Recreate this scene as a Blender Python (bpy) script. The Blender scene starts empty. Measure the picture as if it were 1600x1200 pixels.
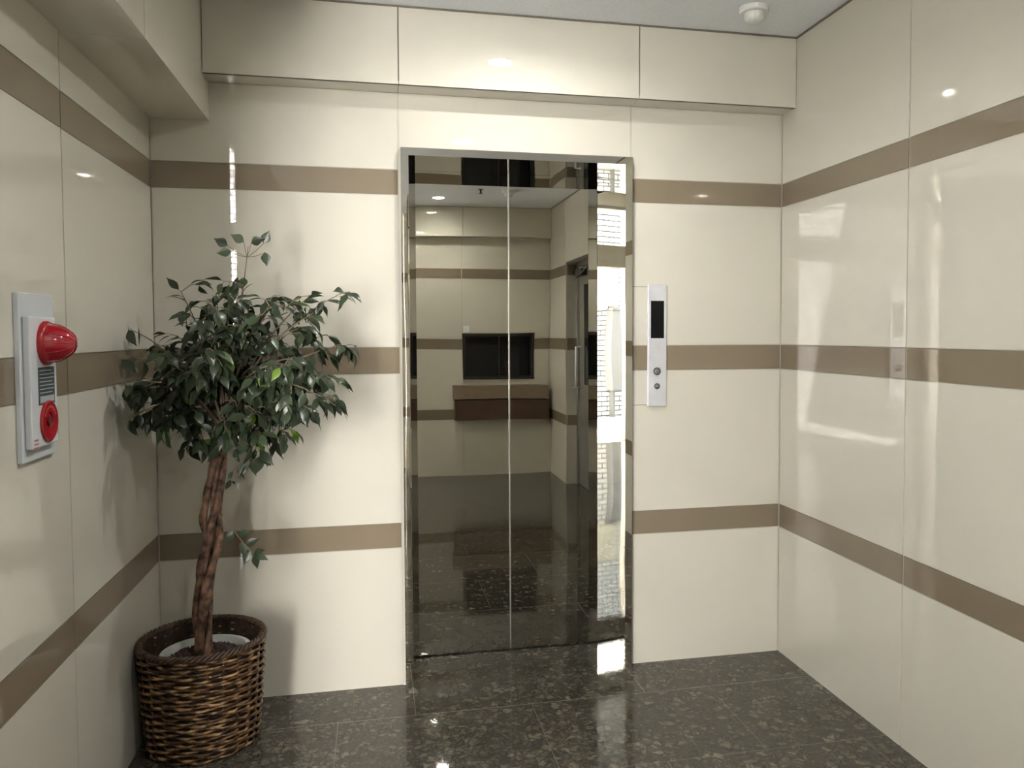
import bpy, bmesh, math, random
from mathutils import Vector, Matrix
random.seed(7)
C = bpy.context.scene.collection
sc = bpy.context.scene
PI = math.pi

# ---------------------------------------------------------------- camera
cam = bpy.data.cameras.new('camera')
cam_o = bpy.data.objects.new('camera', cam)
C.objects.link(cam_o)
rt = Vector((0.97835498, -0.20691226, -0.00297472))
up = Vector((0.01159189, 0.04044656, 0.99911446))
fw = Vector((0.20660871, 0.97752309, -0.04196959))
m3 = Matrix((rt, up, -fw)).transposed()
cam_o.matrix_world = Matrix.Translation((-0.10806, -3.23019, 1.40747)) @ m3.to_4x4()
cam.sensor_width = 36.0
cam.lens = 36.0 * 1259.015 / 1600.0
cam.shift_x = -50.91 / 1600.0
cam.shift_y = -26.05 / 1600.0
cam.clip_start = 0.02
sc.camera = cam_o

# ---------------------------------------------------------------- sky, sun, exposure
sc.view_settings.view_transform = 'Standard'
sc.view_settings.look = 'None'
sc.view_settings.exposure = 1.14
sc.view_settings.gamma = 1.0
sc.view_settings.use_curve_mapping = False
w = bpy.data.worlds.new('sky'); sc.world = w; w.use_nodes = True
bg = w.node_tree.nodes['Background']
bg.inputs['Color'].default_value = (0.80, 0.90, 1.0, 1)
bg.inputs['Strength'].default_value = 7.5
sl = bpy.data.lights.new('sun', 'SUN'); sl.energy = 200.0; sl.angle = 0.009; sl.color = (1.0, 0.97, 0.92)
so = bpy.data.objects.new('sun', sl); C.objects.link(so)
so.rotation_euler = Vector((-0.15, 0.62, 0.80)).to_track_quat('Z', 'Y').to_euler()
sc.cycles.sample_clamp_indirect = 0.0
sc.cycles.max_bounces = 16
sc.cycles.diffuse_bounces = 8
sc.cycles.glossy_bounces = 8
sc.cycles.caustics_reflective = False
sc.cycles.use_guiding = True

LAMP_L = 520.0
XL, XR = -0.908, 1.628
CEIL = 2.635
HALL = 3.15

# ---------------------------------------------------------------- materials
def mat(name, color, rough=0.5, metal=0.0, ior=1.5, emit=None, es=0.0, coat=0.0, spec=0.5):
    m = bpy.data.materials.new(name); m.use_nodes = True
    b = m.node_tree.nodes['Principled BSDF']
    b.inputs['Base Color'].default_value = (*color, 1)
    b.inputs['Roughness'].default_value = rough
    b.inputs['Metallic'].default_value = metal
    b.inputs['IOR'].default_value = ior
    b.inputs['Coat Weight'].default_value = coat
    b.inputs['Specular IOR Level'].default_value = spec
    if emit:
        b.inputs['Emission Color'].default_value = (*emit, 1)
        b.inputs['Emission Strength'].default_value = es
    return m
def nodes(m):
    nt = m.node_tree
    return nt, nt.nodes, nt.links, nt.nodes['Principled BSDF']
def mottled(name, c1, c2, scale, rough=0.5, metal=0.0, bump=0.0, bdist=0.001, detail=4.0, **k):
    m = mat(name, c1, rough, metal, **k)
    nt, N, L, b = nodes(m)
    tc = N.new('ShaderNodeTexCoord'); nz = N.new('ShaderNodeTexNoise')
    nz.inputs['Scale'].default_value = scale; nz.inputs['Detail'].default_value = detail
    L.new(tc.outputs['Object'], nz.inputs['Vector'])
    cr = N.new('ShaderNodeValToRGB')
    cr.color_ramp.elements[0].position = 0.35; cr.color_ramp.elements[1].position = 0.65
    cr.color_ramp.elements[0].color = (*c1, 1); cr.color_ramp.elements[1].color = (*c2, 1)
    L.new(nz.outputs['Fac'], cr.inputs['Fac']); L.new(cr.outputs['Color'], b.inputs['Base Color'])
    if bump:
        bp = N.new('ShaderNodeBump'); bp.inputs['Strength'].default_value = bump; bp.inputs['Distance'].default_value = bdist
        L.new(nz.outputs['Fac'], bp.inputs['Height']); L.new(bp.outputs['Normal'], b.inputs['Normal'])
    return m
def wavy(m, scale, dist, stretch=(1, 1, 1)):
    nt, N, L, b = nodes(m)
    tc = N.new('ShaderNodeTexCoord'); mp = N.new('ShaderNodeMapping'); mp.inputs['Scale'].default_value = stretch
    nz = N.new('ShaderNodeTexNoise'); nz.inputs['Scale'].default_value = scale; nz.inputs['Detail'].default_value = 0.0
    bp = N.new('ShaderNodeBump'); bp.inputs['Strength'].default_value = 1.0; bp.inputs['Distance'].default_value = dist
    L.new(tc.outputs['Object'], mp.inputs['Vector']); L.new(mp.outputs['Vector'], nz.inputs['Vector'])
    L.new(nz.outputs['Fac'], bp.inputs['Height']); L.new(bp.outputs['Normal'], b.inputs['Normal'])

M = {}
M['cream'] = mottled('cream_tile', (0.560, 0.537, 0.468), (0.580, 0.556, 0.485), 1.3, 0.004)
M['brown'] = mottled('brown_tile', (0.205, 0.165, 0.117), (0.222, 0.180, 0.128), 2.0, 0.004)
M['grout'] = mat('grout', (0.47, 0.44, 0.38), 0.7)
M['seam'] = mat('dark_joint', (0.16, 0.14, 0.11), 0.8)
M['ceil'] = mottled('ceiling_board', (0.71, 0.74, 0.79), (0.78, 0.81, 0.86), 160, 0.85, bump=0.35, bdist=0.0015)
M['steel'] = mat('mirror_steel', (0.52, 0.505, 0.455), 0.008, 1.0); wavy(M['steel'], 2.4, 0.00075, (1, 1, 1))
M['jamb_steel'] = mat('jamb_steel', (0.62, 0.60, 0.56), 0.012, 1.0); wavy(M['jamb_steel'], 3.0, 0.0009, (1, 1, 0.8))
M['edge'] = mat('edge_highlight', (0.8, 0.8, 0.78), 0.25, 1.0)
M['brushed'] = mottled('brushed_steel', (0.66, 0.67, 0.72), (0.76, 0.77, 0.82), 9, 0.42, 0.55, bump=0.02)
M['button'] = mat('button_metal', (0.13, 0.13, 0.135), 0.35, 0.8)
M['black'] = mat('black_glass', (0.004, 0.004, 0.005), 0.2, spec=0.2)
M['white_plastic'] = mat('white_plastic', (0.56, 0.58, 0.61), 0.35)
M['white_enamel'] = mat('white_enamel', (0.54, 0.57, 0.60), 0.3)
M['red_lens'] = mat('red_lens', (0.36, 0.002, 0.014), 0.06, coat=1.0)
M['red_plastic'] = mat('red_plastic', (0.33, 0.010, 0.016), 0.22)
M['grey_plate'] = mat('grey_nameplate', (0.07, 0.085, 0.09), 0.3)
M['pale_ink'] = mat('pale_ink', (0.35, 0.38, 0.39), 0.5)
M['red_ink'] = mat('red_ink', (0.45, 0.12, 0.12), 0.5)
M['bronze'] = mat('dark_bronze', (0.045, 0.04, 0.036), 0.35, 0.6)
M['dark_glass'] = mat('dark_glass', (0.005, 0.006, 0.007), 0.03, spec=0.35)
M['door_metal'] = mottled('door_metal', (0.24, 0.23, 0.21), (0.29, 0.275, 0.25), 3, 0.28, 0.7)
M['wood_light'] = mottled('counter_face', (0.20, 0.15, 0.10), (0.24, 0.18, 0.12), 6, 0.3)
M['wood_dark'] = mottled('counter_dark', (0.075, 0.042, 0.028), (0.095, 0.055, 0.035), 6, 0.3)
M['can'] = mat('lamp_reflector', (0.75, 0.75, 0.75), 0.3, 0.6)
M['bulb'] = mat('lamp_bulb', (1, 1, 1), 0.5, emit=(1.0, 0.985, 0.955), es=LAMP_L)
M['paint'] = mat('white_paint', (0.72, 0.72, 0.70), 0.5)
M['pot'] = mottled('pale_pot', (0.50, 0.53, 0.49), (0.60, 0.62, 0.58), 25, 0.45)
M['soil'] = mottled('bark_soil', (0.020, 0.011, 0.009), (0.07, 0.035, 0.03), 70, 0.9, bump=1.0, bdist=0.01)
M['bark'] = mottled('vine_bark', (0.035, 0.016, 0.010), (0.27, 0.150, 0.095), 30, 0.7, bump=0.8, bdist=0.004)
M['twig'] = mottled('twig_bark', (0.14, 0.11, 0.075), (0.20, 0.15, 0.10), 30, 0.7)
M['concrete'] = mottled('concrete', (0.42, 0.42, 0.41), (0.5, 0.5, 0.49), 5, 0.85)
M['grey_box'] = mat('grey_metal', (0.22, 0.22, 0.22), 0.5)

def granite():
    m = mat('brown_granite', (0.1, 0.09, 0.07), 0.03)
    nt, N, L, b = nodes(m)
    tc = N.new('ShaderNodeTexCoord')
    nz = N.new('ShaderNodeTexNoise'); nz.inputs['Scale'].default_value = 26; nz.inputs['Detail'].default_value = 3
    L.new(tc.outputs['Object'], nz.inputs['Vector'])
    mx = N.new('ShaderNodeMix'); mx.data_type = 'VECTOR'; mx.inputs['Factor'].default_value = 0.05
    L.new(tc.outputs['Object'], mx.inputs['A']); L.new(nz.outputs['Color'], mx.inputs['B'])
    def vor(scale, feat):
        v = N.new('ShaderNodeTexVoronoi'); v.feature = feat; v.inputs['Scale'].default_value = scale
        L.new(mx.outputs['Result'], v.inputs['Vector']); return v
    v1 = vor(33, 'F1'); v2 = vor(33, 'DISTANCE_TO_EDGE'); v3 = vor(120, 'F1')
    # crystal colour
    sep = N.new('ShaderNodeSeparateColor'); L.new(v1.outputs['Color'], sep.inputs['Color'])
    cr = N.new('ShaderNodeValToRGB'); e = cr.color_ramp.elements
    e[0].position = 0.0; e[0].color = (0.045, 0.039, 0.030, 1)
    e[1].position = 1.0; e[1].color = (0.135, 0.118, 0.092, 1)
    for p, c in ((0.30, (0.060, 0.053, 0.042, 1)), (0.62, (0.082, 0.073, 0.058, 1)), (0.90, (0.105, 0.092, 0.072, 1))):
        q = e.new(p); q.color = c
    L.new(sep.outputs['Red'], cr.inputs['Fac'])
    # small grains
    sep3 = N.new('ShaderNodeSeparateColor'); L.new(v3.outputs['Color'], sep3.inputs['Color'])
    g = N.new('ShaderNodeMapRange'); g.inputs['To Min'].default_value = 0.62; g.inputs['To Max'].default_value = 1.35
    L.new(sep3.outputs['Green'], g.inputs['Value'])
    mul = N.new('ShaderNodeMix'); mul.data_type = 'RGBA'; mul.blend_type = 'MULTIPLY'; mul.inputs['Factor'].default_value = 1.0
    L.new(cr.outputs['Color'], mul.inputs['A']); L.new(g.outputs['Result'], mul.inputs['B'])
    # dark rims
    r = N.new('ShaderNodeMapRange'); r.inputs['From Min'].default_value = -0.03; r.inputs['From Max'].default_value = 0.22
    L.new(v2.outputs['Distance'], r.inputs['Value'])
    mr = N.new('ShaderNodeMix'); mr.data_type = 'RGBA'
    mr.inputs['A'].default_value = (0.034, 0.030, 0.023, 1)
    L.new(r.outputs['Result'], mr.inputs['Factor']); L.new(mul.outputs['Result'], mr.inputs['B'])
    return m, mr.outputs['Result']
def granite_floor(name, joints):
    m, col = granite(); m.name = name
    nt, N, L, b = nodes(m)
    if joints:
        tc = N.new('ShaderNodeTexCoord'); mp = N.new('ShaderNodeMapping')
        mp.inputs['Location'].default_value = (-0.463, 0.275, 0)
        L.new(tc.outputs['Object'], mp.inputs['Vector'])
        br = N.new('ShaderNodeTexBrick'); br.offset = 0.5; br.offset_frequency = 2
        br.inputs['Scale'].default_value = 1.0; br.inputs['Brick Width'].default_value = 0.715; br.inputs['Row Height'].default_value = 0.5
        br.inputs['Mortar Size'].default_value = 0.0012; br.inputs['Mortar Smooth'].default_value = 0.0
        br.inputs['Color1'].default_value = (0, 0, 0, 1); br.inputs['Color2'].default_value = (0, 0, 0, 1); br.inputs['Mortar'].default_value = (1, 1, 1, 1)
        L.new(mp.outputs['Vector'], br.inputs['Vector'])
        mx = N.new('ShaderNodeMix'); mx.data_type = 'RGBA'
        L.new(br.outputs['Fac'], mx.inputs['Factor']); L.new(col, mx.inputs['A']); mx.inputs['B'].default_value = (0.13, 0.12, 0.10, 1)
        L.new(mx.outputs['Result'], b.inputs['Base Color'])
    else:
        L.new(col, b.inputs['Base Color'])
    return m
M['floor'] = granite_floor('granite_floor', True)
M['floor_plain'] = granite_floor('granite_slab', False)

def outside_tile():
    m = mat('white_wall_tile', (0.8, 0.8, 0.8), 0.5)
    nt, N, L, b = nodes(m)
    tc = N.new('ShaderNodeTexCoord'); mp = N.new('ShaderNodeMapping'); mp.inputs['Rotation'].default_value = (PI / 2, 0, 0)
    br = N.new('ShaderNodeTexBrick'); br.offset = 0.5
    br.inputs['Brick Width'].default_value = 0.23; br.inputs['Row Height'].default_value = 0.085; br.inputs['Scale'].default_value = 1
    br.inputs['Mortar Size'].default_value = 0.010
    br.inputs['Color1'].default_value = (0.82, 0.81, 0.79, 1); br.inputs['Color2'].default_value = (0.74, 0.73, 0.72, 1)
    br.inputs['Mortar'].default_value = (0.06, 0.06, 0.065, 1)
    L.new(tc.outputs['Object'], mp.inputs['Vector']); L.new(mp.outputs['Vector'], br.inputs['Vector'])
    L.new(br.outputs['Color'], b.inputs['Base Color'])
    return m
M['outside_tile'] = outside_tile()

def leaf_mat():
    m = mat('leaf', (0.03, 0.07, 0.02), 0.30)
    nt, N, L, b = nodes(m)
    ge = N.new('ShaderNodeNewGeometry'); cr = N.new('ShaderNodeValToRGB'); e = cr.color_ramp.elements
    e[0].position = 0; e[0].color = (0.025, 0.037, 0.021, 1); e[1].position = 1; e[1].color = (0.15, 0.26, 0.03, 1)
    for p, c in ((0.45, (0.034, 0.050, 0.027, 1)), (0.8, (0.050, 0.070, 0.038, 1)), (0.975, (0.072, 0.098, 0.052, 1)), (0.985, (0.13, 0.22, 0.03, 1))):
        q = e.new(p); q.color = c
    L.new(ge.outputs['Random Per Island'], cr.inputs['Fac']); L.new(cr.outputs['Color'], b.inputs['Base Color'])
    b.inputs['Subsurface Weight'].default_value = 0.0
    tr = N.new('ShaderNodeBsdfTranslucent'); ms = N.new('ShaderNodeMixShader'); ms.inputs['Fac'].default_value = 0.18
    L.new(cr.outputs['Color'], tr.inputs['Color'])
    L.new(b.outputs['BSDF'], ms.inputs[1]); L.new(tr.outputs['BSDF'], ms.inputs[2])
    L.new(ms.outputs['Shader'], N['Material Output'].inputs['Surface'])
    return m
M['leaf'] = leaf_mat()
def wicker_mat():
    m = mat('wicker', (0.1, 0.05, 0.02), 0.26)
    nt, N, L, b = nodes(m)
    tc = N.new('ShaderNodeTexCoord'); mp = N.new('ShaderNodeMapping'); mp.inputs['Scale'].default_value = (1, 1, 3.0)
    nz = N.new('ShaderNodeTexNoise'); nz.inputs['Scale'].default_value = 24; nz.inputs['Detail'].default_value = 5
    L.new(tc.outputs['Object'], mp.inputs['Vector']); L.new(mp.outputs['Vector'], nz.inputs['Vector'])
    cr = N.new('ShaderNodeValToRGB'); e = cr.color_ramp.elements
    e[0].position = 0.38; e[0].color = (0.030, 0.013, 0.006, 1); e[1].position = 0.66; e[1].color = (0.34, 0.20, 0.085, 1)
    q = e.new(0.5); q.color = (0.085, 0.041, 0.017, 1)
    L.new(nz.outputs['Fac'], cr.inputs['Fac']); L.new(cr.outputs['Color'], b.inputs['Base Color'])
    return m
M['wicker'] = wicker_mat()
M['wicker_dark'] = mottled('wicker_dark', (0.025, 0.012, 0.006), (0.07, 0.035, 0.017), 40, 0.5)

# ---------------------------------------------------------------- mesh helpers
class MB:
    def __init__(s): s.v = []; s.f = []; s.mi = []
    def add(s, vs, fs, mi=0):
        o = len(s.v); s.v += [tuple(v) for v in vs]
        s.f += [tuple(i + o for i in f) for f in fs]; s.mi += [mi] * len(fs)
    def box(s, a, b, mi=0):
        x0, y0, z0 = a; x1, y1, z1 = b
        s.add([(x0, y0, z0), (x1, y0, z0), (x1, y1, z0), (x0, y1, z0), (x0, y0, z1), (x1, y0, z1), (x1, y1, z1), (x0, y1, z1)],
              [(0, 3, 2, 1), (4, 5, 6, 7), (0, 1, 5, 4), (1, 2, 6, 5), (2, 3, 7, 6), (3, 0, 4, 7)], mi)
    def prism(s, poly, z0, z1, mi=0):
        n = len(poly)
        s.add([(x, y, z0) for x, y in poly] + [(x, y, z1) for x, y in poly],
              [tuple(reversed(range(n))), tuple(range(n, 2 * n))] + [(i, (i + 1) % n, n + (i + 1) % n, n + i) for i in range(n)], mi)
    def lathe(s, prof, origin, axis=(0, 0, 1), seg=40, mi=0, cap0=True, cap1=True):
        ax = Vector(axis).normalized(); t = ax.orthogonal().normalized(); b2 = ax.cross(t); O = Vector(origin)
        vs = []
        for r, h in prof:
            for k in range(seg):
                a = 2 * PI * k / seg
                vs.append(O + ax * h + (t * math.cos(a) + b2 * math.sin(a)) * r)
        fs = []
        for i in range(len(prof) - 1):
            for k in range(seg):
                k2 = (k + 1) % seg
                fs.append((i * seg + k, i * seg + k2, (i + 1) * seg + k2, (i + 1) * seg + k))
        if cap0: fs.append(tuple(reversed(range(seg))))
        if cap1: fs.append(tuple(range((len(prof) - 1) * seg, len(prof) * seg)))
        s.add(vs, fs, mi)
    def tube(s, pts, rad, seg=6, mi=0, closed=False):
        P = [Vector(p) for p in pts]; n = len(P)
        if not hasattr(rad, '__len__'): rad = [rad] * n
        vs = []; prev = None
        for i in range(n):
            if closed: d = P[(i + 1) % n] - P[i - 1]
            else: d = P[min(i + 1, n - 1)] - P[max(i - 1, 0)]
            d.normalize()
            if prev is None: t = d.orthogonal().normalized()
            else:
                t = prev - d * prev.dot(d)
                t = t.normalized() if t.length > 1e-6 else d.orthogonal().normalized()
            prev = t; b2 = d.cross(t)
            for k in range(seg):
                a = 2 * PI * k / seg
                vs.append(P[i] + (t * math.cos(a) + b2 * math.sin(a)) * rad[i])
        fs = []
        for i in range(n if closed else n - 1):
            j = (i + 1) % n
            for k in range(seg):
                k2 = (k + 1) % seg
                fs.append((i * seg + k, i * seg + k2, j * seg + k2, j * seg + k))
        if not closed:
            fs.append(tuple(reversed(range(seg)))); fs.append(tuple(range((n - 1) * seg, n * seg)))
        s.add(vs, fs, mi)
    def build(s, name, mats, parent=None, smooth=False, bevel=0.0, origin=None, sharp=None):
        me = bpy.data.meshes.new(name)
        o0 = Vector(origin) if origin else Vector((0, 0, 0))
        me.from_pydata([tuple(Vector(v) - o0) for v in s.v], [], s.f)
        if not isinstance(mats, (list, tuple)): mats = [mats]
        for m in mats: me.materials.append(m)
        for p, mi in zip(me.polygons, s.mi): p.material_index = mi
        bm = bmesh.new(); bm.from_mesh(me); bmesh.ops.recalc_face_normals(bm, faces=bm.faces); bm.to_mesh(me); bm.free()
        if smooth:
            for p in me.polygons: p.use_smooth = True
            if sharp is not None: me.set_sharp_from_angle(angle=sharp)
        me.update()
        o = bpy.data.objects.new(name, me); C.objects.link(o); o.location = o0
        if parent:
            o.parent = parent
            # parents are unrotated; keep world place
            o.location = o0 - world_loc(parent)
        if bevel:
            bv = o.modifiers.new('bevel', 'BEVEL'); bv.width = bevel; bv.segments = 2; bv.limit_method = 'ANGLE'; bv.angle_limit = 0.7
        return o
def world_loc(o):
    v = Vector(o.location)
    while o.parent: o = o.parent; v += Vector(o.location)
    return v
def empty(name, loc):
    o = bpy.data.objects.new(name, None); C.objects.link(o); o.location = loc; o.empty_display_size = 0.1
    return o
def tag(o, label=None, cat=None, group=None, kind=None):
    if label: o['label'] = label
    if cat: o['category'] = cat
    if group: o['group'] = group
    if kind: o['kind'] = kind
    return o
def struct(mb, name, mats, **k):
    return tag(mb.build(name, mats, **k), kind='structure')

BANDS = [(0.0, 0.556, 0), (0.556, 0.656, 1), (0.656, 1.250, 0), (1.250, 1.356, 1), (1.356, 1.951, 0), (1.951, 2.049, 1), (2.049, 2.345, 0)]
BANDS_TALL = BANDS[:-1] + [(2.049, CEIL, 0)]
BANDS_HALL = BANDS[:-1] + [(2.049, HALL, 0)]
TILE3 = None
def panels(mb, axis, plane, sgn, cells, thick=0.010, gv=0.0035, gh=0.0013, back=0.12):
    """slab facings standing proud of a grout bed; sgn = side the faces look to.
    cells: (u0, u1, z0, z1, material slot). Slots: 0 cream, 1 brown, 2 grout"""
    def bx(u0, u1, z0, z1, p0, p1, mi):
        a, b = min(p0, p1), max(p0, p1)
        if axis == 'y': mb.box((u0, a, z0), (u1, b, z1), mi)
        else: mb.box((a, u0, z0), (b, u1, z1), mi)
    for u0, u1, z0, z1, mi in cells:
        bx(u0 + gv, u1 - gv, z0 + (gh if z0 > 0.01 else -0.004), z1 - gh, plane, plane - sgn * thick, mi)
        bx(u0, u1, z0 - (0.0 if z0 > 0.01 else 0.004), z1, plane - sgn * 0.003, plane - sgn * back, 2)
def grid(cols, rows):
    return [(u0, u1, z0, z1, mi) for u0, u1 in cols for z0, z1, mi in rows]
WM = [M['cream'], M['brown'], M['grout'], M['seam']]

# ---------------------------------------------------------------- setting: floor, ceiling, walls
mb = MB()
mb.box((-3.0, -5.42, -0.12), (1.86, -0.2747, 0.0), 0)
mb.box((XL - 0.1, -0.2747, -0.12), (1.86, 0.0, 0.0), 1)
mb.box((0.0, 0.0, -0.12), (0.94, 0.45, 0.0), 1)
for a, b in (((0.9145, -0.2747, -0.002), (0.9165, 0.0, 0.0002)), ((0.026, -0.2747, -0.002), (0.028, 0.0, 0.0002)), ((-0.2, -0.2747, -0.002), (-0.1998, 0, 0.00001))):
    mb.box(a, b, 2)
mb.box((XL, -0.2757, -0.002), (XR, -0.2737, 0.0002), 2)
struct(mb, 'floor', [M['floor'], M['floor_plain'], mat('floor_joint', (0.12, 0.108, 0.09), 0.3)])

LAMPS = [(0.465, -0.67), (0.462, -2.0), (0.47, -3.62), (-1.25, -2.75), (-1.55, -4.3)]
def ceiling():
    # slab with round holes for the recessed lamps
    bm = bmesh.new()
    x0, x1, y0, y1 = -0.95, 1.86, -5.42, 0.45
    R = 0.052; n = 32
    outer = [bm.verts.new(p) for p in ((x0, y0, CEIL), (x1, y0, CEIL), (x1, y1, CEIL), (x0, y1, CEIL))]
    edges = [bm.edges.new((outer[i], outer[(i + 1) % 4])) for i in range(4)]
    for lx, ly in LAMPS[:3]:
        ring = [bm.verts.new((lx + R * math.cos(2 * PI * k / n), ly + R * math.sin(2 * PI * k / n), CEIL)) for k in range(n)]
        edges += [bm.edges.new((ring[k], ring[(k + 1) % n])) for k in range(n)]
    bmesh.ops.triangle_fill(bm, edges=edges, use_beauty=True, use_dissolve=False)
    me = bpy.data.meshes.new('ceiling'); bm.to_mesh(me); bm.free()
    me.materials.append(M['ceil']); me.materials.append(M['concrete'])
    o = bpy.data.objects.new('ceiling', me); C.objects.link(o); tag(o, kind='structure')
    sv = MB(); sv.box((x0, y0, CEIL + 0.12), (x1, y1, CEIL + 0.30), 0)
    sv.box((-3.12, -5.42, HALL), (-0.95, 0.45, HALL + 0.2), 1); sv.box((-0.95, -5.42, CEIL), (-0.93, 0.45, HALL + 0.2), 1)
    sv.box((-3.12, -1.61, CEIL - 0.5), (-0.95, -1.5, HALL), 0)
    for a, b in (((x0, y0, CEIL), (x0 + 0.1, y1, CEIL + .13)), ((x1 - 0.1, y0, CEIL), (x1, y1, CEIL + .13)), ((x0, y0, CEIL), (x1, y0 + 0.1, CEIL + .13)), ((x0, y1 - .1, CEIL), (x1, y1, CEIL + .13))):
        sv.box(a, b, 0)
    r = sv.build('roof_slab', [M['concrete'], M['ceil']], parent=o)
ceiling()

# back wall, around the lift opening
JX0, JX1 = -0.007, 0.942
cells = grid([(XL, JX0), (JX1, XR)], BANDS)
cells += [(JX0, JX1, 2.13, 2.345, 0)]
mb = MB(); panels(mb, 'y', 0.0, -1, cells)
mb.box((JX0, 0.0005, 0.0), (0.0, 0.11, 2.13), 0)
mb.box((0.94, 0.0005, 0.0), (JX1, 0.11, 2.13), 0)
for z in (1.602, 1.105): mb.box((JX1 + 0.002, -0.0004, z - 0.0012), (1.016, 0.002, z + 0.0012), 3)
mb.box((XL - 0.12, 0.0035, 2.345), (XR + 0.1, 0.12, CEIL), 2)
mb.box((XL - 0.25, 0.0035, -0.1), (XL, 0.12, CEIL), 2); mb.box((XR - 0.001, 0.0035, -0.1), (XR + 0.23, 0.12, CEIL), 2)
struct(mb, 'wall_back', WM)
mb = MB()                                            # unseen concrete shaft behind the landing doors, added to block light
mb.box((-0.3, 0.34, -0.1), (1.3, 0.45, CEIL), 0); mb.box((-0.3, 0.12, -0.1), (-0.1, 0.34, CEIL), 0); mb.box((1.05, 0.12, -0.1), (1.3, 0.34, CEIL), 0)
mb.box((-0.1, 0.12, 2.14), (1.05, 0.34, CEIL), 0)
struct(mb, 'wall_shaft', [M['concrete']])

# left wall (ends where the entrance hall opens)
LE = -1.72
mb = MB(); panels(mb, 'x', XL, 1, grid([(-0.870, 0.0), (LE, -0.870)], BANDS[:-1] + [(2.049, 2.21, 0)]))
mb.box((XL - 0.12, LE, 2.205), (XL - 0.003, 0.0, CEIL), 2)
struct(mb, 'wall_left', WM)
# right wall: runs back to a recessed door
ry = [(-0.850, 0.0), (-1.79, -0.850), (-2.60, -1.79), (-4.2, -3.52)]
mb = MB(); panels(mb, 'x', XR, -1, grid(ry, BANDS_TALL))
panels(mb, 'x', XR, -1, [(-3.52, -2.60, 2.07, CEIL, 0)])
# lined reveals of the door recess
for z0, z1, mi in BANDS[:-1]:
    for ya, yb in ((-3.53, -3.516), (-2.604, -2.59)):
        mb.box((XR + 0.012, ya, max(z0, 0)), (XR + 0.20, yb, min(z1, 2.075)), mi)
struct(mb, 'wall_right', WM)
# rear wall with the reception window
WX0, WX1, WZ0, WZ1 = 0.742, 1.478, 0.955, 1.416
RY = -4.2
rows = BANDS_TALL
cells = grid([(0.2, WX0)], rows)
cells += [(WX0, XR, z0, z1, mi) for z0, z1, mi in ((0, .556, 0), (.556, .656, 1), (.656, WZ0, 0), (WZ1, 1.951, 0), (1.951, 2.049, 1), (2.049, CEIL, 0))]
cells += [(WX1 - 0.0034, XR, z0, z1, mi) for z0, z1, mi in ((WZ0, 1.25, 0), (1.25, 1.356, 1), (1.356, WZ1, 0))]
mb = MB(); panels(mb, 'y', RY, 1, cells)
mb.box((XR - 0.001, RY - 0.12, -0.1), (XR + 0.23, RY - 0.0035, CEIL), 2)
struct(mb, 'wall_rear', WM)
mb = MB(); panels(mb, 'x', 0.2, -1, grid([(-5.3, -4.2 - 0.001)], BANDS_TALL), back=0.10)
struct(mb, 'wall_corner', WM)
# entrance hall
DX0, DX1, DZ = -2.86, -1.405, 2.25
HX = -3.0
cells = grid([(HX, DX0), (DX1, -0.6), (-0.6, 0.2)], BANDS_HALL) + [(DX0, DX1, 2.98, HALL, 0)]
mb = MB(); panels(mb, 'y', -5.3, 1, cells, back=0.12)
struct(mb, 'wall_entrance', WM)
mb = MB(); panels(mb, 'x', HX, 1, grid([(-5.3, -4.1), (-4.1, -2.9), (-2.9, LE)], BANDS_HALL))
struct(mb, 'wall_hall_side', WM)
mb = MB(); panels(mb, 'y', LE, -1, grid([(HX, -1.95), (-1.95, XL - 0.0)], BANDS_HALL), back=0.1)
struct(mb, 'wall_hall_front', WM)

# boxed beams under the ceiling
def beam(name, faces):
    mb = MB()
    for f in faces: f(mb)
    return struct(mb, name, WM)
def beam_back():
    mb = MB(); y = -0.115
    for x0, x1 in ((-0.70, JX0), (JX0, JX1), (JX1, XR)):
        mb.box((x0 + 0.0025, y, 2.345), (x1 - 0.0025, y + 0.012, CEIL - 0.004), 0)
        mb.box((x0 + 0.0012, y + 0.0005, 2.345), (x1 - 0.0012, 0.0, 2.357), 0)
    mb.box((-0.705, y + 0.004, 2.349), (XR, 0.0, CEIL), 3)
    return struct(mb, 'trim_1', WM)
beam_back()
def beam_left():
    mb = MB(); x = -0.70
    for y0, y1 in ((-0.862, 0.0), (LE, -0.862)):
        mb.box((x - 0.012, y0 + 0.002, 2.2033), (x, y1 - 0.002 if y1 < 0 else 0.0, CEIL - 0.004), 0)
        mb.box((XL, y0 + 0.001, 2.203), (x - 0.0003, y1 - 0.001 if y1 < 0 else 0.0, 2.215), 0)
    mb.box((XL, LE + 0.002, 2.207), (x - 0.006, 0.0, CEIL), 2)
    mb.box((XL - 0.003, LE - 0.002, 2.203), (x, LE + 0.004, CEIL), 0)
    return struct(mb, 'trim_2', WM)
beam_left()
mb = MB(); y = RY + 0.115
for x0, x1 in ((0.2, 0.742), (0.742, XR)):
    mb.box((x0 + 0.002, y - 0.012, 2.345), (x1 - 0.002, y, CEIL - 0.004), 0)
    mb.box((x0 + 0.001, RY, 2.345), (x1 - 0.001, y - 0.0005, 2.357), 0)
mb.box((0.2, RY, 2.349), (XR, y - 0.004, CEIL), 3)
struct(mb, 'trim_3', WM)
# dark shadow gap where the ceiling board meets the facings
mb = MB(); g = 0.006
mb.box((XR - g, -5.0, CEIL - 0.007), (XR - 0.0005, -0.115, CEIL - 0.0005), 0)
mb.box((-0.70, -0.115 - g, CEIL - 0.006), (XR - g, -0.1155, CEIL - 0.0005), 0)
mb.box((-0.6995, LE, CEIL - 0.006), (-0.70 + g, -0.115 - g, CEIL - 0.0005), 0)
struct(mb, 'trim_4', [M['seam']])

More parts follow.
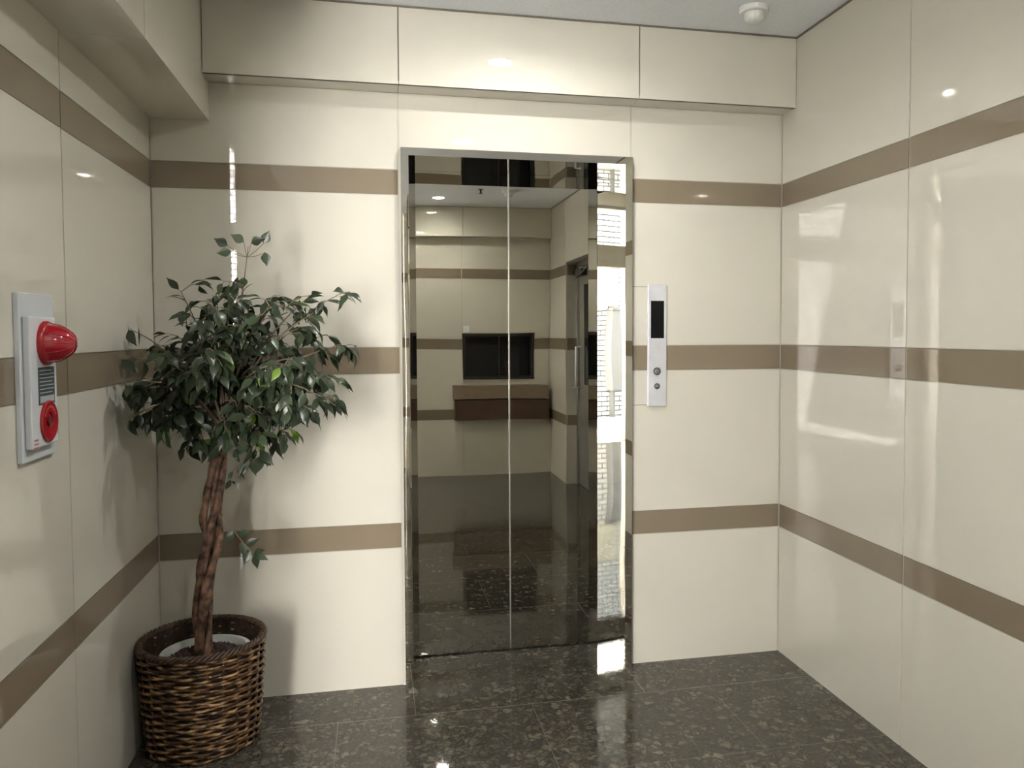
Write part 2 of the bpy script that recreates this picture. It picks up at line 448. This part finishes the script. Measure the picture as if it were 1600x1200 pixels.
# ---------------------------------------------------------------- lift landing doors
lift = empty('door_1', (0.47, 0.13, 0.0)); tag(lift, 'mirror-polished steel double lift door in a steel frame', 'elevator door', kind='structure')
F0, FH = -0.034, 2.13
mb = MB(); mb.prism([(0.0, 0.11), (0.0, F0), (0.03, F0), (0.07, 0.26), (0.0, 0.26)], 0.0, 2.10, 0); mb.build('door_jamb', M['jamb_steel'], lift)
mb = MB(); mb.prism([(0.94, 0.11), (0.94, 0.26), (0.872, 0.26), (0.91, F0), (0.94, F0)], 0.0, 2.10, 0); mb.build('door_jamb', M['jamb_steel'], lift)
mb = MB(); mb.box((0.0, F0, 2.1003), (0.94, 0.26, 2.13), 0); mb.build('door_head', M['jamb_steel'], lift)
SX = 0.4715
mb = MB(); mb.box((-0.05, 0.262, 0.006), (SX - 0.0012, 0.292, 2.125), 0); mb.build('door_panel', M['steel'], lift)
mb = MB(); mb.box((SX + 0.0012, 0.262, 0.006), (1.0, 0.292, 2.125), 0); mb.build('door_panel', M['steel'], lift)
mb = MB(); mb.box((SX - 0.0028, 0.2590, 0.006), (SX - 0.0006, 0.27, 2.10), 0); mb.box((SX + 0.0006, 0.2590, 0.006), (SX + 0.0028, 0.27, 2.10), 0); mb.build('seam_highlight', M['edge'], lift)  # bright metal strips added to carry the edge highlight along the seam
mb = MB(); mb.box((0.06, 0.2555, -0.001), (0.88, 0.2615, 0.0006), 0); mb.build('floor_gap', M['black'], lift)

# ---------------------------------------------------------------- call panel
cp = empty('hall_call_panel', (1.0575, 0.0, 1.105)); tag(cp, 'brushed steel lift call panel with black display and two round buttons, right of lift door', 'call panel')
mb = MB(); mb.box((1.0165, -0.011, 1.100), (1.0985, 0.004, 1.611), 0); mb.build('face_plate', M['brushed'], cp, bevel=0.0015)
mb = MB(); mb.box((1.0285, -0.0117, 1.386), (1.0865, -0.0105, 1.543), 0); mb.build('display', M['black'], cp)
for zz, rr in ((1.247, 0.0165), (1.184, 0.0125)):
    mb = MB(); mb.lathe([(rr, 0.0), (rr, 0.003), (rr * 0.72, 0.0035), (rr * 0.70, 0.001)], (1.056, -0.011, zz), (0, -1, 0), 36); bt = mb.build('call_button', M['button'], cp, smooth=True, sharp=0.6, origin=(1.056, -0.011, zz))
    mb = MB(); mb.lathe([(rr * 0.62, 0.0), (rr * 0.62, 0.0035), (rr * 0.5, 0.0045), (rr * 0.18, 0.0048)], (1.056, -0.011, zz), (0, -1, 0), 32); mb.build('button_cap', mat('button_grey', (0.30, 0.30, 0.31), 0.3, 0.8), bt, smooth=True, sharp=0.6)

# ---------------------------------------------------------------- fire alarm station
fa = empty('fire_alarm_station', (XL, -1.09, 1.112)); tag(fa, 'white fire alarm station with red lamp and red call button on left wall', 'fire alarm')
x = XL
mb = MB(); mb.box((x, -1.194, 1.112), (x + 0.012, -0.992, 1.505), 0); mb.build('back_plate', M['white_enamel'], fa, bevel=0.002)
mb = MB(); mb.box((x + 0.012, -1.180, 1.142), (x + 0.028, -1.024, 1.451), 0); mb.build('housing', M['white_plastic'], fa, bevel=0.004)
fx, fy = x + 0.028, -1.090
mb = MB(); mb.lathe([(0.053, 0.0), (0.053, 0.006), (0.050, 0.011), (0.047, 0.013)], (fx, fy, 1.388), (1, 0, 0), 48)
lb = mb.build('lamp_base', M['red_plastic'], fa, smooth=True, sharp=0.6)
mb = MB()
prof = [(0.0465, 0.012), (0.0455, 0.020), (0.0425, 0.032), (0.037, 0.044), (0.030, 0.054), (0.021, 0.062), (0.012, 0.066), (0.004, 0.0675)]
mb.lathe(prof, (fx, fy, 1.388), (1, 0, 0), 48)
for k in range(12):
    a = 2 * PI * k / 12
    mb.tube([(fx + h, fy + (r + 0.0004) * math.cos(a), 1.388 + (r + 0.0004) * math.sin(a)) for r, h in prof[:-1]], 0.0011, 5)
mb.build('lamp_lens', M['red_lens'], fa, smooth=True, sharp=0.9)
mb = MB(); mb.box((fx, fy - 0.049, 1.242), (fx + 0.0012, fy + 0.047, 1.331), 0); npl = mb.build('name_plate', M['grey_plate'], fa)
mb = MB()
for k in range(7):
    z = 1.323 - k * 0.0088
    mb.box((fx + 0.001, fy - 0.043, z - 0.0012), (fx + 0.0016, fy + (0.041 if k % 3 else 0.030), z + 0.0008), 0)
mb.box((fx + 0.001, fy - 0.043, 1.247), (fx + 0.0016, fy + 0.041, 1.262), 0)
mb.build('printed_lines', M['pale_ink'], npl)
mb = MB(); mb.lathe([(0.050, 0.0), (0.050, 0.004), (0.046, 0.0065), (0.022, 0.0045), (0.0205, 0.0005)], (fx, fy + 0.004, 1.200), (1, 0, 0), 48)
pb = mb.build('call_point', M['red_plastic'], fa, smooth=True, sharp=0.5)
mb = MB(); mb.lathe([(0.0115, 0.0), (0.0115, 0.006), (0.009, 0.0075), (0.003, 0.008)], (fx, fy + 0.004, 1.200), (1, 0, 0), 28); mb.build('push_button', mat('dark_red', (0.12, 0.01, 0.012), 0.3), pb, smooth=True, sharp=0.6)
mb = MB()
for k in range(14):
    a = PI * (0.15 + 0.7 * k / 13)
    for sg in (1,):
        c = (fx + 0.0062, fy + 0.004 + 0.035 * math.cos(a) , 1.200 + sg * 0.035 * math.sin(a))
        mb.box((c[0] - 0.001, c[1] - 0.0022, c[2] - 0.0022), (c[0] - 0.0002, c[1] + 0.0022, c[2] + 0.0022), 0)
mb.build('ring_lettering', mat('pale_red', (0.50, 0.08, 0.08), 0.4), pb)
mb = MB()
for k in range(3): mb.box((fx - 0.0002, fy - 0.080, 1.160 - k * 0.009), (fx + 0.0004, fy - 0.055, 1.1635 - k * 0.009), 0)
mb.build('printed_notice', M['red_ink'], fa)
mb = MB(); mb.box((x + 0.012, -1.0185, 1.160), (x + 0.022, -1.008, 1.176), 0); mb.build('latch', M['bronze'], fa)

# ---------------------------------------------------------------- ceiling fittings
def downlight(loc, label, CEIL=CEIL):
    lx, ly = loc
    t = empty('recessed_downlight', (lx, ly, CEIL)); tag(t, label, 'ceiling light', 'recessed downlights in the ceiling')
    mb = MB(); mb.lathe([(0.050, 0.085), (0.050, 0.0), (0.062, -0.0015), (0.063, 0.0), (0.0525, 0.0015), (0.0525, 0.087)], (lx, ly, CEIL), (0, 0, 1), 40, cap0=False, cap1=False)
    mb.lathe([(0.0525, 0.086), (0.050, 0.088)], (lx, ly, CEIL), (0, 0, 1), 40)
    mb.build('trim_ring', M['paint'], t, smooth=True, sharp=0.5)
    mb = MB(); mb.lathe([(0.030, 0.026), (0.0345, 0.0235), (0.035, 0.0215), (0.033, 0.0195), (0.018, 0.0182), (0.004, 0.018)], (lx, ly, CEIL), (0, 0, 1), 28)
    mb.build('bulb', M['bulb'], t, smooth=True)
    mb = MB(); mb.lathe([(0.012, 0.085), (0.014, 0.055), (0.026, 0.034), (0.031, 0.0265)], (lx, ly, CEIL), (0, 0, 1), 28); mb.build('bulb_neck', M['paint'], t, smooth=True)
downlight(LAMPS[0], 'round recessed downlight nearest the lift door, mirrored in the beam above it')
downlight(LAMPS[1], 'round recessed downlight second in line from the lift door')
downlight(LAMPS[2], 'round recessed downlight farthest from the lift, seen in the mirror door')
downlight(LAMPS[3], 'round recessed downlight just past the end of the left wall', HALL)
downlight(LAMPS[4], 'round recessed downlight nearest the street entrance', HALL)
def detector(lx, ly, label, name, R, H):
    t = empty(name, (lx, ly, CEIL)); tag(t, label, 'smoke detector')
    mb = MB(); mb.lathe([(R, 0.0), (R, H * 0.30), (R * 0.93, H * 0.38)], (lx, ly, CEIL), (0, 0, -1), 40); mb.build('base', M['paint'], t, smooth=True, sharp=0.6)
    mb = MB(); mb.lathe([(R * 0.62, H * 0.3), (R * 0.66, H * 0.62), (R * 0.60, H * 0.88), (R * 0.40, H), (R * 0.1, H * 1.02)], (lx, ly, CEIL), (0, 0, -1), 40); mb.build('sensor_head', M['paint'], t, smooth=True, sharp=0.9)
detector(1.312, -0.36, 'round white smoke detector on the ceiling near the right wall', 'smoke_detector', 0.055, 0.052)
detector(1.04, -3.15, 'white smoke detector farther back on the ceiling, seen only in the mirror door', 'smoke_detector', 0.06, 0.055)
t = empty('sprinkler_head', (0.79, -3.10, CEIL)); tag(t, 'small dark sprinkler head on the ceiling seen in the mirror door', 'sprinkler')
mb = MB(); mb.lathe([(0.022, 0.0), (0.022, 0.004), (0.008, 0.006), (0.008, 0.035), (0.018, 0.037), (0.018, 0.040)], (0.79, -3.10, CEIL), (0, 0, -1), 24); mb.build('nozzle', M['bronze'], t, smooth=True, sharp=0.5)

# ---------------------------------------------------------------- rear: reception window, counter, notice, side door
wn = empty('window_1', (1.11, RY, WZ0)); tag(wn, kind='structure')
mb = MB(); fr = 0.018
y0, y1 = RY - 0.06, RY + 0.004
mb.box((WX0, y0, WZ0), (WX1, y1 + 0.012, WZ0 + fr), 0); mb.box((WX0, y0, WZ1 - fr), (WX1, y1, WZ1), 0)
mb.box((WX0, y0, WZ0 + fr), (WX0 + fr, y1, WZ1 - fr), 0); mb.box((WX1 - fr, y0, WZ0 + fr), (WX1, y1, WZ1 - fr), 0)
mb.build('window_frame', M['bronze'], wn)
for (a, b, yy) in ((WX0 + fr, 1.125, RY - 0.022), (1.095, WX1 - fr, RY - 0.042)):
    mb = MB(); s = 0.016
    mb.box((a, yy - 0.008, WZ0 + fr), (a + s, yy + 0.008, WZ1 - fr), 0); mb.box((b - s, yy - 0.008, WZ0 + fr), (b, yy + 0.008, WZ1 - fr), 0)
    mb.box((a + s, yy - 0.008, WZ0 + fr), (b - s, yy + 0.008, WZ0 + fr + s), 0); mb.box((a + s, yy - 0.008, WZ1 - fr - s), (b - s, yy + 0.008, WZ1 - fr), 0)
    sh = mb.build('window_sash', M['bronze'], wn)
    mb = MB(); mb.box((a + s, yy - 0.002, WZ0 + fr + s), (b - s, yy + 0.002, WZ1 - fr - s), 0); mb.build('pane', M['dark_glass'], sh)
mb = MB(); mb.box((WX0, RY - 0.12, WZ0), (WX1, RY - 0.061, WZ1), 0); mb.build('dark_backing', M['black'], wn)  # black sheet stands in for the darkness behind the panes
ct = empty('reception_counter', (1.1, RY, 0.55)); tag(ct, 'brown wall-hung counter box below the dark reception window, seen in the mirror door', 'counter')
mb = MB(); mb.box((0.632, RY, 0.765), (1.590, RY + 0.14, 0.900), 0); mb.build('counter_top', M['wood_light'], ct, bevel=0.003)
mb = MB(); mb.box((0.645, RY, 0.556), (1.590, RY + 0.125, 0.755), 0); mb.build('cabinet', M['wood_dark'], ct, bevel=0.003)
mb = MB(); mb.box((0.755, RY, 1.425), (0.815, RY + 0.003, 1.492), 0)
tag(mb.build('paper_notice', mat('paper', (0.75, 0.76, 0.78), 0.7)), 'small square white notice stuck above the reception window', 'notice')
dr = empty('door_2', (XR + 0.13, -3.06, 0)); tag(dr, kind='structure')
mb = MB(); xa, xb = XR + 0.10, XR + 0.17
mb.box((xa, -3.52, 0), (xb, -3.475, 2.07), 0); mb.box((xa, -2.645, 0), (xb, -2.60, 2.07), 0); mb.box((xa, -3.475, 2.02), (xb, -2.645, 2.07), 0)
mb.build('door_frame', M['door_metal'], dr)
mb = MB(); mb.box((xa + 0.02, -3.473, 0.006), (xa + 0.06, -2.647, 2.018), 0); dl = mb.build('door_leaf', M['door_metal'], dr)
mb = MB(); mb.box((xa + 0.016, -3.30, 0.95), (xa + 0.0205, -2.82, 1.85), 0); mb.build('pane', M['dark_glass'], dl)
mb = MB(); mb.box((xa - 0.035, -3.43, 1.93), (xa + 0.02, -3.20, 1.99), 0); mb.tube([(xa - 0.02, -3.30, 1.94), (xa - 0.09, -3.15, 1.90), (xa - 0.02, -3.02, 1.99)], 0.007, 8); mb.build('door_closer', M['bronze'], dl)
mb = MB(); mb.tube([(xa + 0.02, -3.42, 0.92), (xa - 0.03, -3.42, 0.92), (xa - 0.03, -3.42, 1.28), (xa + 0.02, -3.42, 1.28)], 0.011, 12); mb.build('pull_handle', M['brushed'], dl, smooth=True, sharp=0.8)
mb = MB(); mb.box((XR + 0.20, -3.6, -0.1), (XR + 0.30, -2.5, CEIL), 0); mb.box((XR + 0.11, -3.6, 2.07), (XR + 0.22, -2.5, 2.3), 0); mb.box((XR + 0.11, -3.6, 0), (XR + 0.2, -3.53, 2.2), 0); mb.box((XR + 0.11, -2.59, 0), (XR + 0.2, -2.5, 2.2), 0); struct(mb, 'wall_side_room', [M['concrete']])

# ---------------------------------------------------------------- street entrance and what is outside it
en = empty('door_3', (-1.83, -5.36, 0)); tag(en, kind='structure')
mb = MB(); ya, yb = -5.41, -5.295
mb.box((DX0, ya, 0), (DX0 + 0.035, yb, 2.98), 0); mb.box((DX1 - 0.035, ya, 0), (DX1, yb, 2.98), 0)
mb.box((DX0 + 0.035, ya, DZ), (DX1 - 0.035, yb, DZ + 0.27), 0); mb.box((DX0 + 0.035, ya, 2.94), (DX1 - 0.035, yb, 2.98), 0)
mb.build('door_frame', M['door_metal'], en)
mb = MB(); mb.box((-7.0, -9.0, -0.14), (3.0, -5.42, -0.02), 0); struct(mb, 'floor_outside', [M['concrete']])
mb = MB(); mb.box((-7.0, -8.7, -0.02), (3.0, -8.5, 4.6), 0); struct(mb, 'wall_outside', [M['outside_tile']])
mb = MB(); mb.box((-12.0, -5.42, -0.1), (-4.9, 2.0, 8.0), 0); struct(mb, 'wall_sun_block', [M['concrete']])  # unseen block added to keep the sun off part of the tiled wall
mb = MB(); mb.box((-4.64, -8.50, 0.45), (-4.46, -8.30, 1.78), 0); mb.box((-4.66, -8.50, 1.78), (-4.44, -8.27, 1.82), 0); mb.box((-4.58, -8.50, -0.02), (-4.52, -8.40, 0.45), 0)
tag(mb.build('utility_box', M['grey_box'], bevel=0.01), 'grey metal utility box against the white tiled wall outside', 'utility box')

mb = MB(); mb.box((-4.66, -8.50, 1.86), (-4.15, -8.40, 2.5), 0); mb.box((-4.64, -8.40, 1.88), (-4.17, -8.39, 2.48), 0)
tag(mb.build('meter_cabinet', mat('cream_metal', (0.62, 0.58, 0.48), 0.5), bevel=0.006), 'cream meter cabinet high on the white tiled wall outside, above the grey box', 'cabinet')

# ---------------------------------------------------------------- wicker basket
BX, BY, BH, RT, RB = -0.70, -0.30, 0.368, 0.198, 0.170
bk = empty('wicker_basket', (BX, BY, 0)); tag(bk, 'round dark brown wicker basket on the floor in the left corner, holding the potted tree', 'basket')
def brad(z): return RB + (RT - RB) * (z / BH) ** 0.8
NST = 24
mb = MB(); rows_ = 28
rng = random.Random(3)
for i in range(rows_):
    z = 0.008 + (BH - 0.030) * i / (rows_ - 1)
    pts = []; n = NST * 10; ph = PI * (i % 2)
    j1, j2 = rng.uniform(-.001, .001), rng.uniform(0, 6)
    for k in range(n):
        a = 2 * PI * k / n
        r = brad(z) + 0.0078 * math.sin(NST / 2 * a + ph) + j1
        zz = z + 0.0013 * math.sin(3 * a + j2) + 0.0010 * math.sin(NST / 2 * a + ph + 1.2)
        pts.append((BX + r * math.cos(a), BY + r * math.sin(a), zz))
    mb.tube(pts, [0.0056 + 0.0005 * math.sin(7 * k + i) for k in range(n)], 7, closed=True)
mb.build('woven_side', M['wicker'], bk, smooth=True)
for k in range(NST):
    a = 2 * PI * (k + 0.0) / NST
    mb = MB(); mb.tube([(BX + (brad(z) - 0.001) * math.cos(a), BY + (brad(z) - 0.001) * math.sin(a), z) for z in (0.004, 0.12, 0.24, BH - 0.01)], 0.0034, 6)
    mb.build('stake', M['wicker_dark'], bk, smooth=True)
mb = MB()
for s in range(3):
    pts = []; n = 264
    for k in range(n):
        a = 2 * PI * k / n; q = 22 * a + s * 2 * PI / 3
        r = RT + 0.001 + 0.0068 * math.cos(q); z = BH - 0.008 + 0.0065 * math.sin(q)
        pts.append((BX + r * math.cos(a), BY + r * math.sin(a), z))
    mb.tube(pts, 0.0062, 7, closed=True)
mb.build('braided_rim', M['wicker_dark'], bk, smooth=True)
mb = MB(); mb.lathe([(RB - 0.006, 0.004), (RB - 0.006, 0.010)], (BX, BY, 0), (0, 0, 1), 40); mb.build('basket_floor', M['wicker_dark'], bk)

mb = MB(); mb.lathe([(RB - 0.010, 0.006), (brad(0.2) - 0.012, 0.2), (RT - 0.012, BH - 0.012)], (BX, BY, 0), (0, 0, 1), 48, cap0=False, cap1=False)  # dark sleeve added so the inside and the weave gaps look shaded
mb.lathe([(RB - 0.008, 0.006), (brad(0.2) - 0.010, 0.2), (RT - 0.010, BH - 0.012)], (BX, BY, 0), (0, 0, 1), 48, cap0=False, cap1=False)
mb.build('shade_lining', mottled('inside_shade', (0.008, 0.005, 0.003), (0.04, 0.02, 0.01), 60, 0.7), bk, smooth=True)

# ---------------------------------------------------------------- potted weeping fig with a braided trunk
tr = empty('potted_tree', (BX, BY, 0.012)); tag(tr, 'weeping fig tree with braided trunk and drooping green leaves, standing in the wicker basket', 'potted tree')
mb = MB(); PR = 0.142
mb.lathe([(0.105, 0.012), (0.112, 0.02), (PR - 0.006, 0.285), (PR + 0.006, 0.290), (PR + 0.006, 0.316), (PR - 0.010, 0.318), (PR - 0.016, 0.290), (PR - 0.018, 0.270)], (BX + 0.01, BY, 0), (0, 0, 1), 56, cap1=False)
mb.build('pot', M['pot'], tr, smooth=True, sharp=0.5)
bm = bmesh.new(); bmesh.ops.create_grid(bm, x_segments=40, y_segments=40, size=PR)
rs = random.Random(5)
kill = []
for v in bm.verts:
    r = v.co.xy.length
    if r > PR - 0.012: kill.append(v)
    v.co.z = 0.292 + 0.012 * math.cos(r / PR * 1.5) + rs.uniform(-0.006, 0.006)
bmesh.ops.delete(bm, geom=kill, context='VERTS')
bmesh.ops.translate(bm, verts=bm.verts, vec=(BX + 0.01, BY, 0))
me = bpy.data.meshes.new('soil'); bm.to_mesh(me); bm.free(); me.materials.append(M['soil'])
o = bpy.data.objects.new('soil', me); C.objects.link(o); o.parent = tr; o.location = -Vector(tr.location)

AX = [(-0.700, -0.300, 0.285), (-0.697, -0.300, 0.42), (-0.683, -0.300, 0.56), (-0.664, -0.302, 0.70), (-0.660, -0.300, 0.80), (-0.648, -0.300, 0.92), (-0.625, -0.300, 1.04), (-0.603, -0.300, 1.12)]
def spline(P, n):
    P = [Vector(p) for p in P]; out = []
    Q = [P[0] * 2 - P[1]] + P + [P[-1] * 2 - P[-2]]
    for i in range(n):
        t = (len(P) - 1) * i / (n - 1); k = min(int(t), len(P) - 2); u = t - k
        a, b, c, d = Q[k], Q[k + 1], Q[k + 2], Q[k + 3]
        out.append(0.5 * ((2 * b) + (c - a) * u + (2 * a - 5 * b + 4 * c - d) * u * u + (3 * b - a - 3 * c + d) * u ** 3))
    return out
axis = spline(AX, 90)
mb = MB(); ns = 8
for s in range(ns):
    pts = []; rad = []
    for i, p in enumerate(axis):
        u = i / 89
        q = 2 * PI * s / ns + (3.2 + (s % 3) * 0.9) * u + 0.45 * math.sin(9 * u + s * 1.7)
        R = 0.015 + 0.013 * math.sin(PI * min(1, u * 1.2)) * (0.55 + 0.45 * (s % 2)) + 0.004 * math.sin(12 * u + s * 2)
        if u > 0.8: R += (u - 0.8) * 0.05
        pts.append(p + Vector((math.cos(q) * R, math.sin(q) * R, 0)))
        rad.append((0.0093 + 0.0028 * math.sin(11 * u + 2.1 * s) + 0.0012 * math.sin(37 * u + s)) * (1.0 if u > 0.05 else 1.15))
    mb.tube(pts, rad, 10)
mb.build('braided_trunk', M['bark'], tr, smooth=True)
TIPS = [(-0.527, -0.3, 1.709), (-0.732, -0.36, 1.549), (-0.865, -0.476, 1.43), (-0.865, -0.582, 1.255), (-0.852, -0.45, 1.152), (-0.793, -0.4, 1.12), (-0.721, -0.3, 1.055), (-0.592, -0.42, 1.079), (-0.501, -0.36, 1.008), (-0.417, -0.3, 1.064), (-0.331, -0.26, 1.116), (-0.252, -0.33, 1.184), (-0.187, -0.28, 1.371), (-0.222, -0.24, 1.554), (-0.323, -0.34, 1.54), (-0.45, -0.22, 1.545), (-0.637, -0.28, 1.549), (-0.531, -0.4, 1.57), (-0.276, -0.45, 1.263), (-0.85, -0.5, 1.333), (-0.835, -0.3, 1.371), (-0.338, -0.55, 1.33), (-0.614, -0.549, 1.495), (-0.362, -0.478, 1.178), (-0.533, -0.501, 1.435), (-0.738, -0.243, 1.243), (-0.865, -0.352, 1.263), (-0.574, -0.362, 1.489), (-0.319, -0.442, 1.291), (-0.305, -0.19, 1.265), (-0.584, -0.305, 1.361), (-0.76, -0.236, 1.394), (-0.669, -0.534, 1.293), (-0.386, -0.471, 1.257), (-0.865, -0.462, 1.222), (-0.409, -0.146, 1.36), (-0.489, -0.445, 1.15), (-0.754, -0.517, 1.351), (-0.431, -0.561, 1.498), (-0.559, -0.524, 1.448), (-0.559, -0.392, 1.17), (-0.663, -0.198, 1.454), (-0.562, -0.483, 1.529), (-0.285, -0.278, 1.403), (-0.579, -0.264, 1.226), (-0.505, -0.237, 1.272), (-0.865, -0.286, 1.148), (-0.307, -0.487, 1.291), (-0.484, -0.17, 1.407), (-0.542, -0.182, 1.316), (-0.373, -0.575, 1.31), (-0.709, -0.356, 1.459), (-0.849, -0.344, 1.254), (-0.305, -0.441, 1.478), (-0.284, -0.577, 1.213), (-0.747, -0.416, 1.138), (-0.504, -0.3, 1.215), (-0.354, -0.391, 1.432), (-0.502, -0.176, 1.047), (-0.619, -0.567, 1.362), (-0.765, -0.361, 1.289), (-0.501, -0.418, 1.303)]
def leaf(mb, p, d, nrm, L, W, curl, rng):
    """pointed leaf: starts at p, runs along d, arches down"""
    d = d.normalized(); nrm = (nrm - d * nrm.dot(d)).normalized(); side = d.cross(nrm)
    n = 6; vs = []
    prof = [0.04, 0.62, 0.98, 0.92, 0.62, 0.24, 0.0]
    q = p.copy(); dd = d.copy()
    for i in range(n + 1):
        wv = W * 0.5 * prof[i]
        fold = 0.22 * wv
        vs += [q - side * wv + nrm * fold, q.copy(), q + side * wv + nrm * fold]
        ang = curl / n
        dd = (dd * math.cos(ang) - nrm * math.sin(ang)).normalized(); nrm = side.cross(dd).normalized()
        q = q + dd * (L / n)
    fs = []
    for i in range(n):
        a = 3 * i
        fs += [(a, a + 1, a + 4, a + 3), (a + 1, a + 2, a + 5, a + 4)]
    mb.add(vs, fs)
rg = random.Random(11)
top = axis[-1]
leaves = MB(); twigs = MB()
DOWN = Vector((0, 0, -1))
def clampw(p):
    p.x = max(p.x, XL + 0.03); p.y = min(p.y, -0.02); return p
def add_leaf(p, out, rng=rg, big=1.0):
    L = rng.uniform(0.044, 0.072) * big; W = L * rng.uniform(0.42, 0.52)
    d = (out * rng.uniform(0.2, 1.1) + DOWN * rng.uniform(0.1, 1.0) + Vector((rng.uniform(-.9, .9), rng.uniform(-.7, .5), rng.uniform(-.3, .3))))
    d.normalize()
    nrm = Vector((rng.uniform(-.7, .7), rng.uniform(-.9, .5), 0.75)) + out * 0.3
    st = p + d * 0.010
    tip = st + d * L
    if min(tip.x, st.x) < XL + 0.030 or tip.y > -0.03: return
    twigs.tube([p, st], 0.0008, 4)
    leaf(leaves, st, d, nrm, L, W, rng.uniform(0.2, 1.0), rng)
for i, tp in enumerate(TIPS):
    T = Vector(tp)
    s0 = axis[-1 - rg.randrange(0, 10)] if i > 0 else axis[-1]
    dv = T - s0; hor = Vector((dv.x, dv.y, 0))
    m1 = s0 + dv * 0.35 + Vector((0, 0, 0.03 + 0.26 * hor.length * 0.5 + max(0, -dv.z) * 0.6))
    m2 = s0 + dv * 0.72 + Vector((0, 0, 0.02 + 0.18 * hor.length * 0.5 + max(0, -dv.z) * 0.5))
    if i == 0: m1 = Vector((-0.575, -0.33, 1.30)); m2 = Vector((-0.55, -0.31, 1.52))
    pts = [clampw(p) for p in spline([s0, m1, m2, T], 16)]
    rad = [0.0042 * (1 - u / 15) + 0.0010 for u in range(16)]
    mb = MB(); mb.tube(pts, rad, 7); mb.build('branch', M['twig'], tr, smooth=True)
    out = (pts[-1] - pts[-3]).normalized()
    if i == 0:      # the lone sprig standing above the crown
        b = pts[-2]
        for (dx, dz, l) in ((-0.062, 0.020, (-0.6, 0.35)), (-0.050, 0.0, (-0.9, -0.1)), (-0.01, 0.035, (-0.5, 0.3)), (0.015, 0.03, (0.5, 0.2)), (0.055, 0.03, (0.4, 0.9)), (0.06, 0.0, (0.1, -0.9))):
            e = b + Vector((dx, rg.uniform(-.01, .01), dz + 0.018)); twigs.tube([b, (b + e) / 2 + Vector((0, 0, -0.004)), e], 0.0011, 5)
            leaf(leaves, e, Vector((l[0], -0.15, l[1])), Vector((0.1, -1, 0.2)), 0.050, 0.034, 0.2, rg)
        rng_l = range(9, 12)
    else: rng_l = range(5, 16)
    if i == 2:      # bare twig with two withered leaves hanging at its end
        for dy in (0.0, 0.03):
            e = pts[-1] + Vector((0.012 + dy, 0, 0.002)); leaf(leaves, pts[-1] + Vector((dy, 0, 0)), Vector((0.05, 0, -1)), Vector((1, -.3, 0)), 0.065, 0.010, 0.1, rg)
        rng_l = range(5, 10)
    for k in rng_l:
        p = pts[k]; u = k / 15
        if rg.random() < 0.25 and i: add_leaf(p, out)
        if rg.random() < (0.47 if i > 21 else 0.50):
            ds = (out * 0.4 + Vector((rg.uniform(-1, 1), rg.uniform(-1, 1), rg.uniform(-0.6, 0.35)))).normalized()
            ln = rg.uniform(0.03, 0.075)
            e = clampw(p + ds * ln + Vector((0, 0, -0.006)))
            mid = (p + e) / 2 + Vector((0, 0, 0.006))
            twigs.tube([p, mid, e], [0.0016, 0.0013, 0.0009], 5)
            for q in (p.lerp(mid, 0.8), mid.lerp(e, 0.4), e, e):
                add_leaf(q, ds)
    if i: add_leaf(pts[-1], out); add_leaf(pts[-2], out); add_leaf(pts[-3], out)
# shoot low on the trunk
low = spline([(-0.652, -0.31, 0.80), (-0.600, -0.33, 0.755), (-0.560, -0.34, 0.70), (-0.520, -0.35, 0.655)], 10)
mb = MB(); mb.tube(low, 0.0018, 6); mb.build('branch', M['twig'], tr, smooth=True)
for k, l in ((4, (-0.5, -0.2, -0.8)), (5, (0.7, -0.3, 0.3)), (6, (0.2, -0.5, -0.9)), (7, (0.8, -0.2, 0.5)), (8, (-0.3, -0.4, -0.8)), (9, (0.9, -0.2, -0.3)), (9, (0.3, -0.3, -0.9)), (9, (0.5, -0.6, 0.4))):
    leaf(leaves, low[k], Vector(l), Vector((0.2, -0.8, 0.5)), 0.055, 0.027, 0.5, rg)
low = spline([(-0.645, -0.30, 0.86), (-0.600, -0.33, 0.90), (-0.580, -0.34, 0.95)], 8)
mb = MB(); mb.tube(low, 0.0015, 6); mb.build('branch', M['twig'], tr, smooth=True)
for k in (4, 5, 7, 7): add_leaf(low[k], Vector((0.2, -0.3, -0.2)), big=0.65)
tw = twigs.build('fine_twigs', M['twig'], tr); tw['kind'] = 'stuff'
lv = leaves.build('foliage', M['leaf'], tr, smooth=True); lv['kind'] = 'stuff'
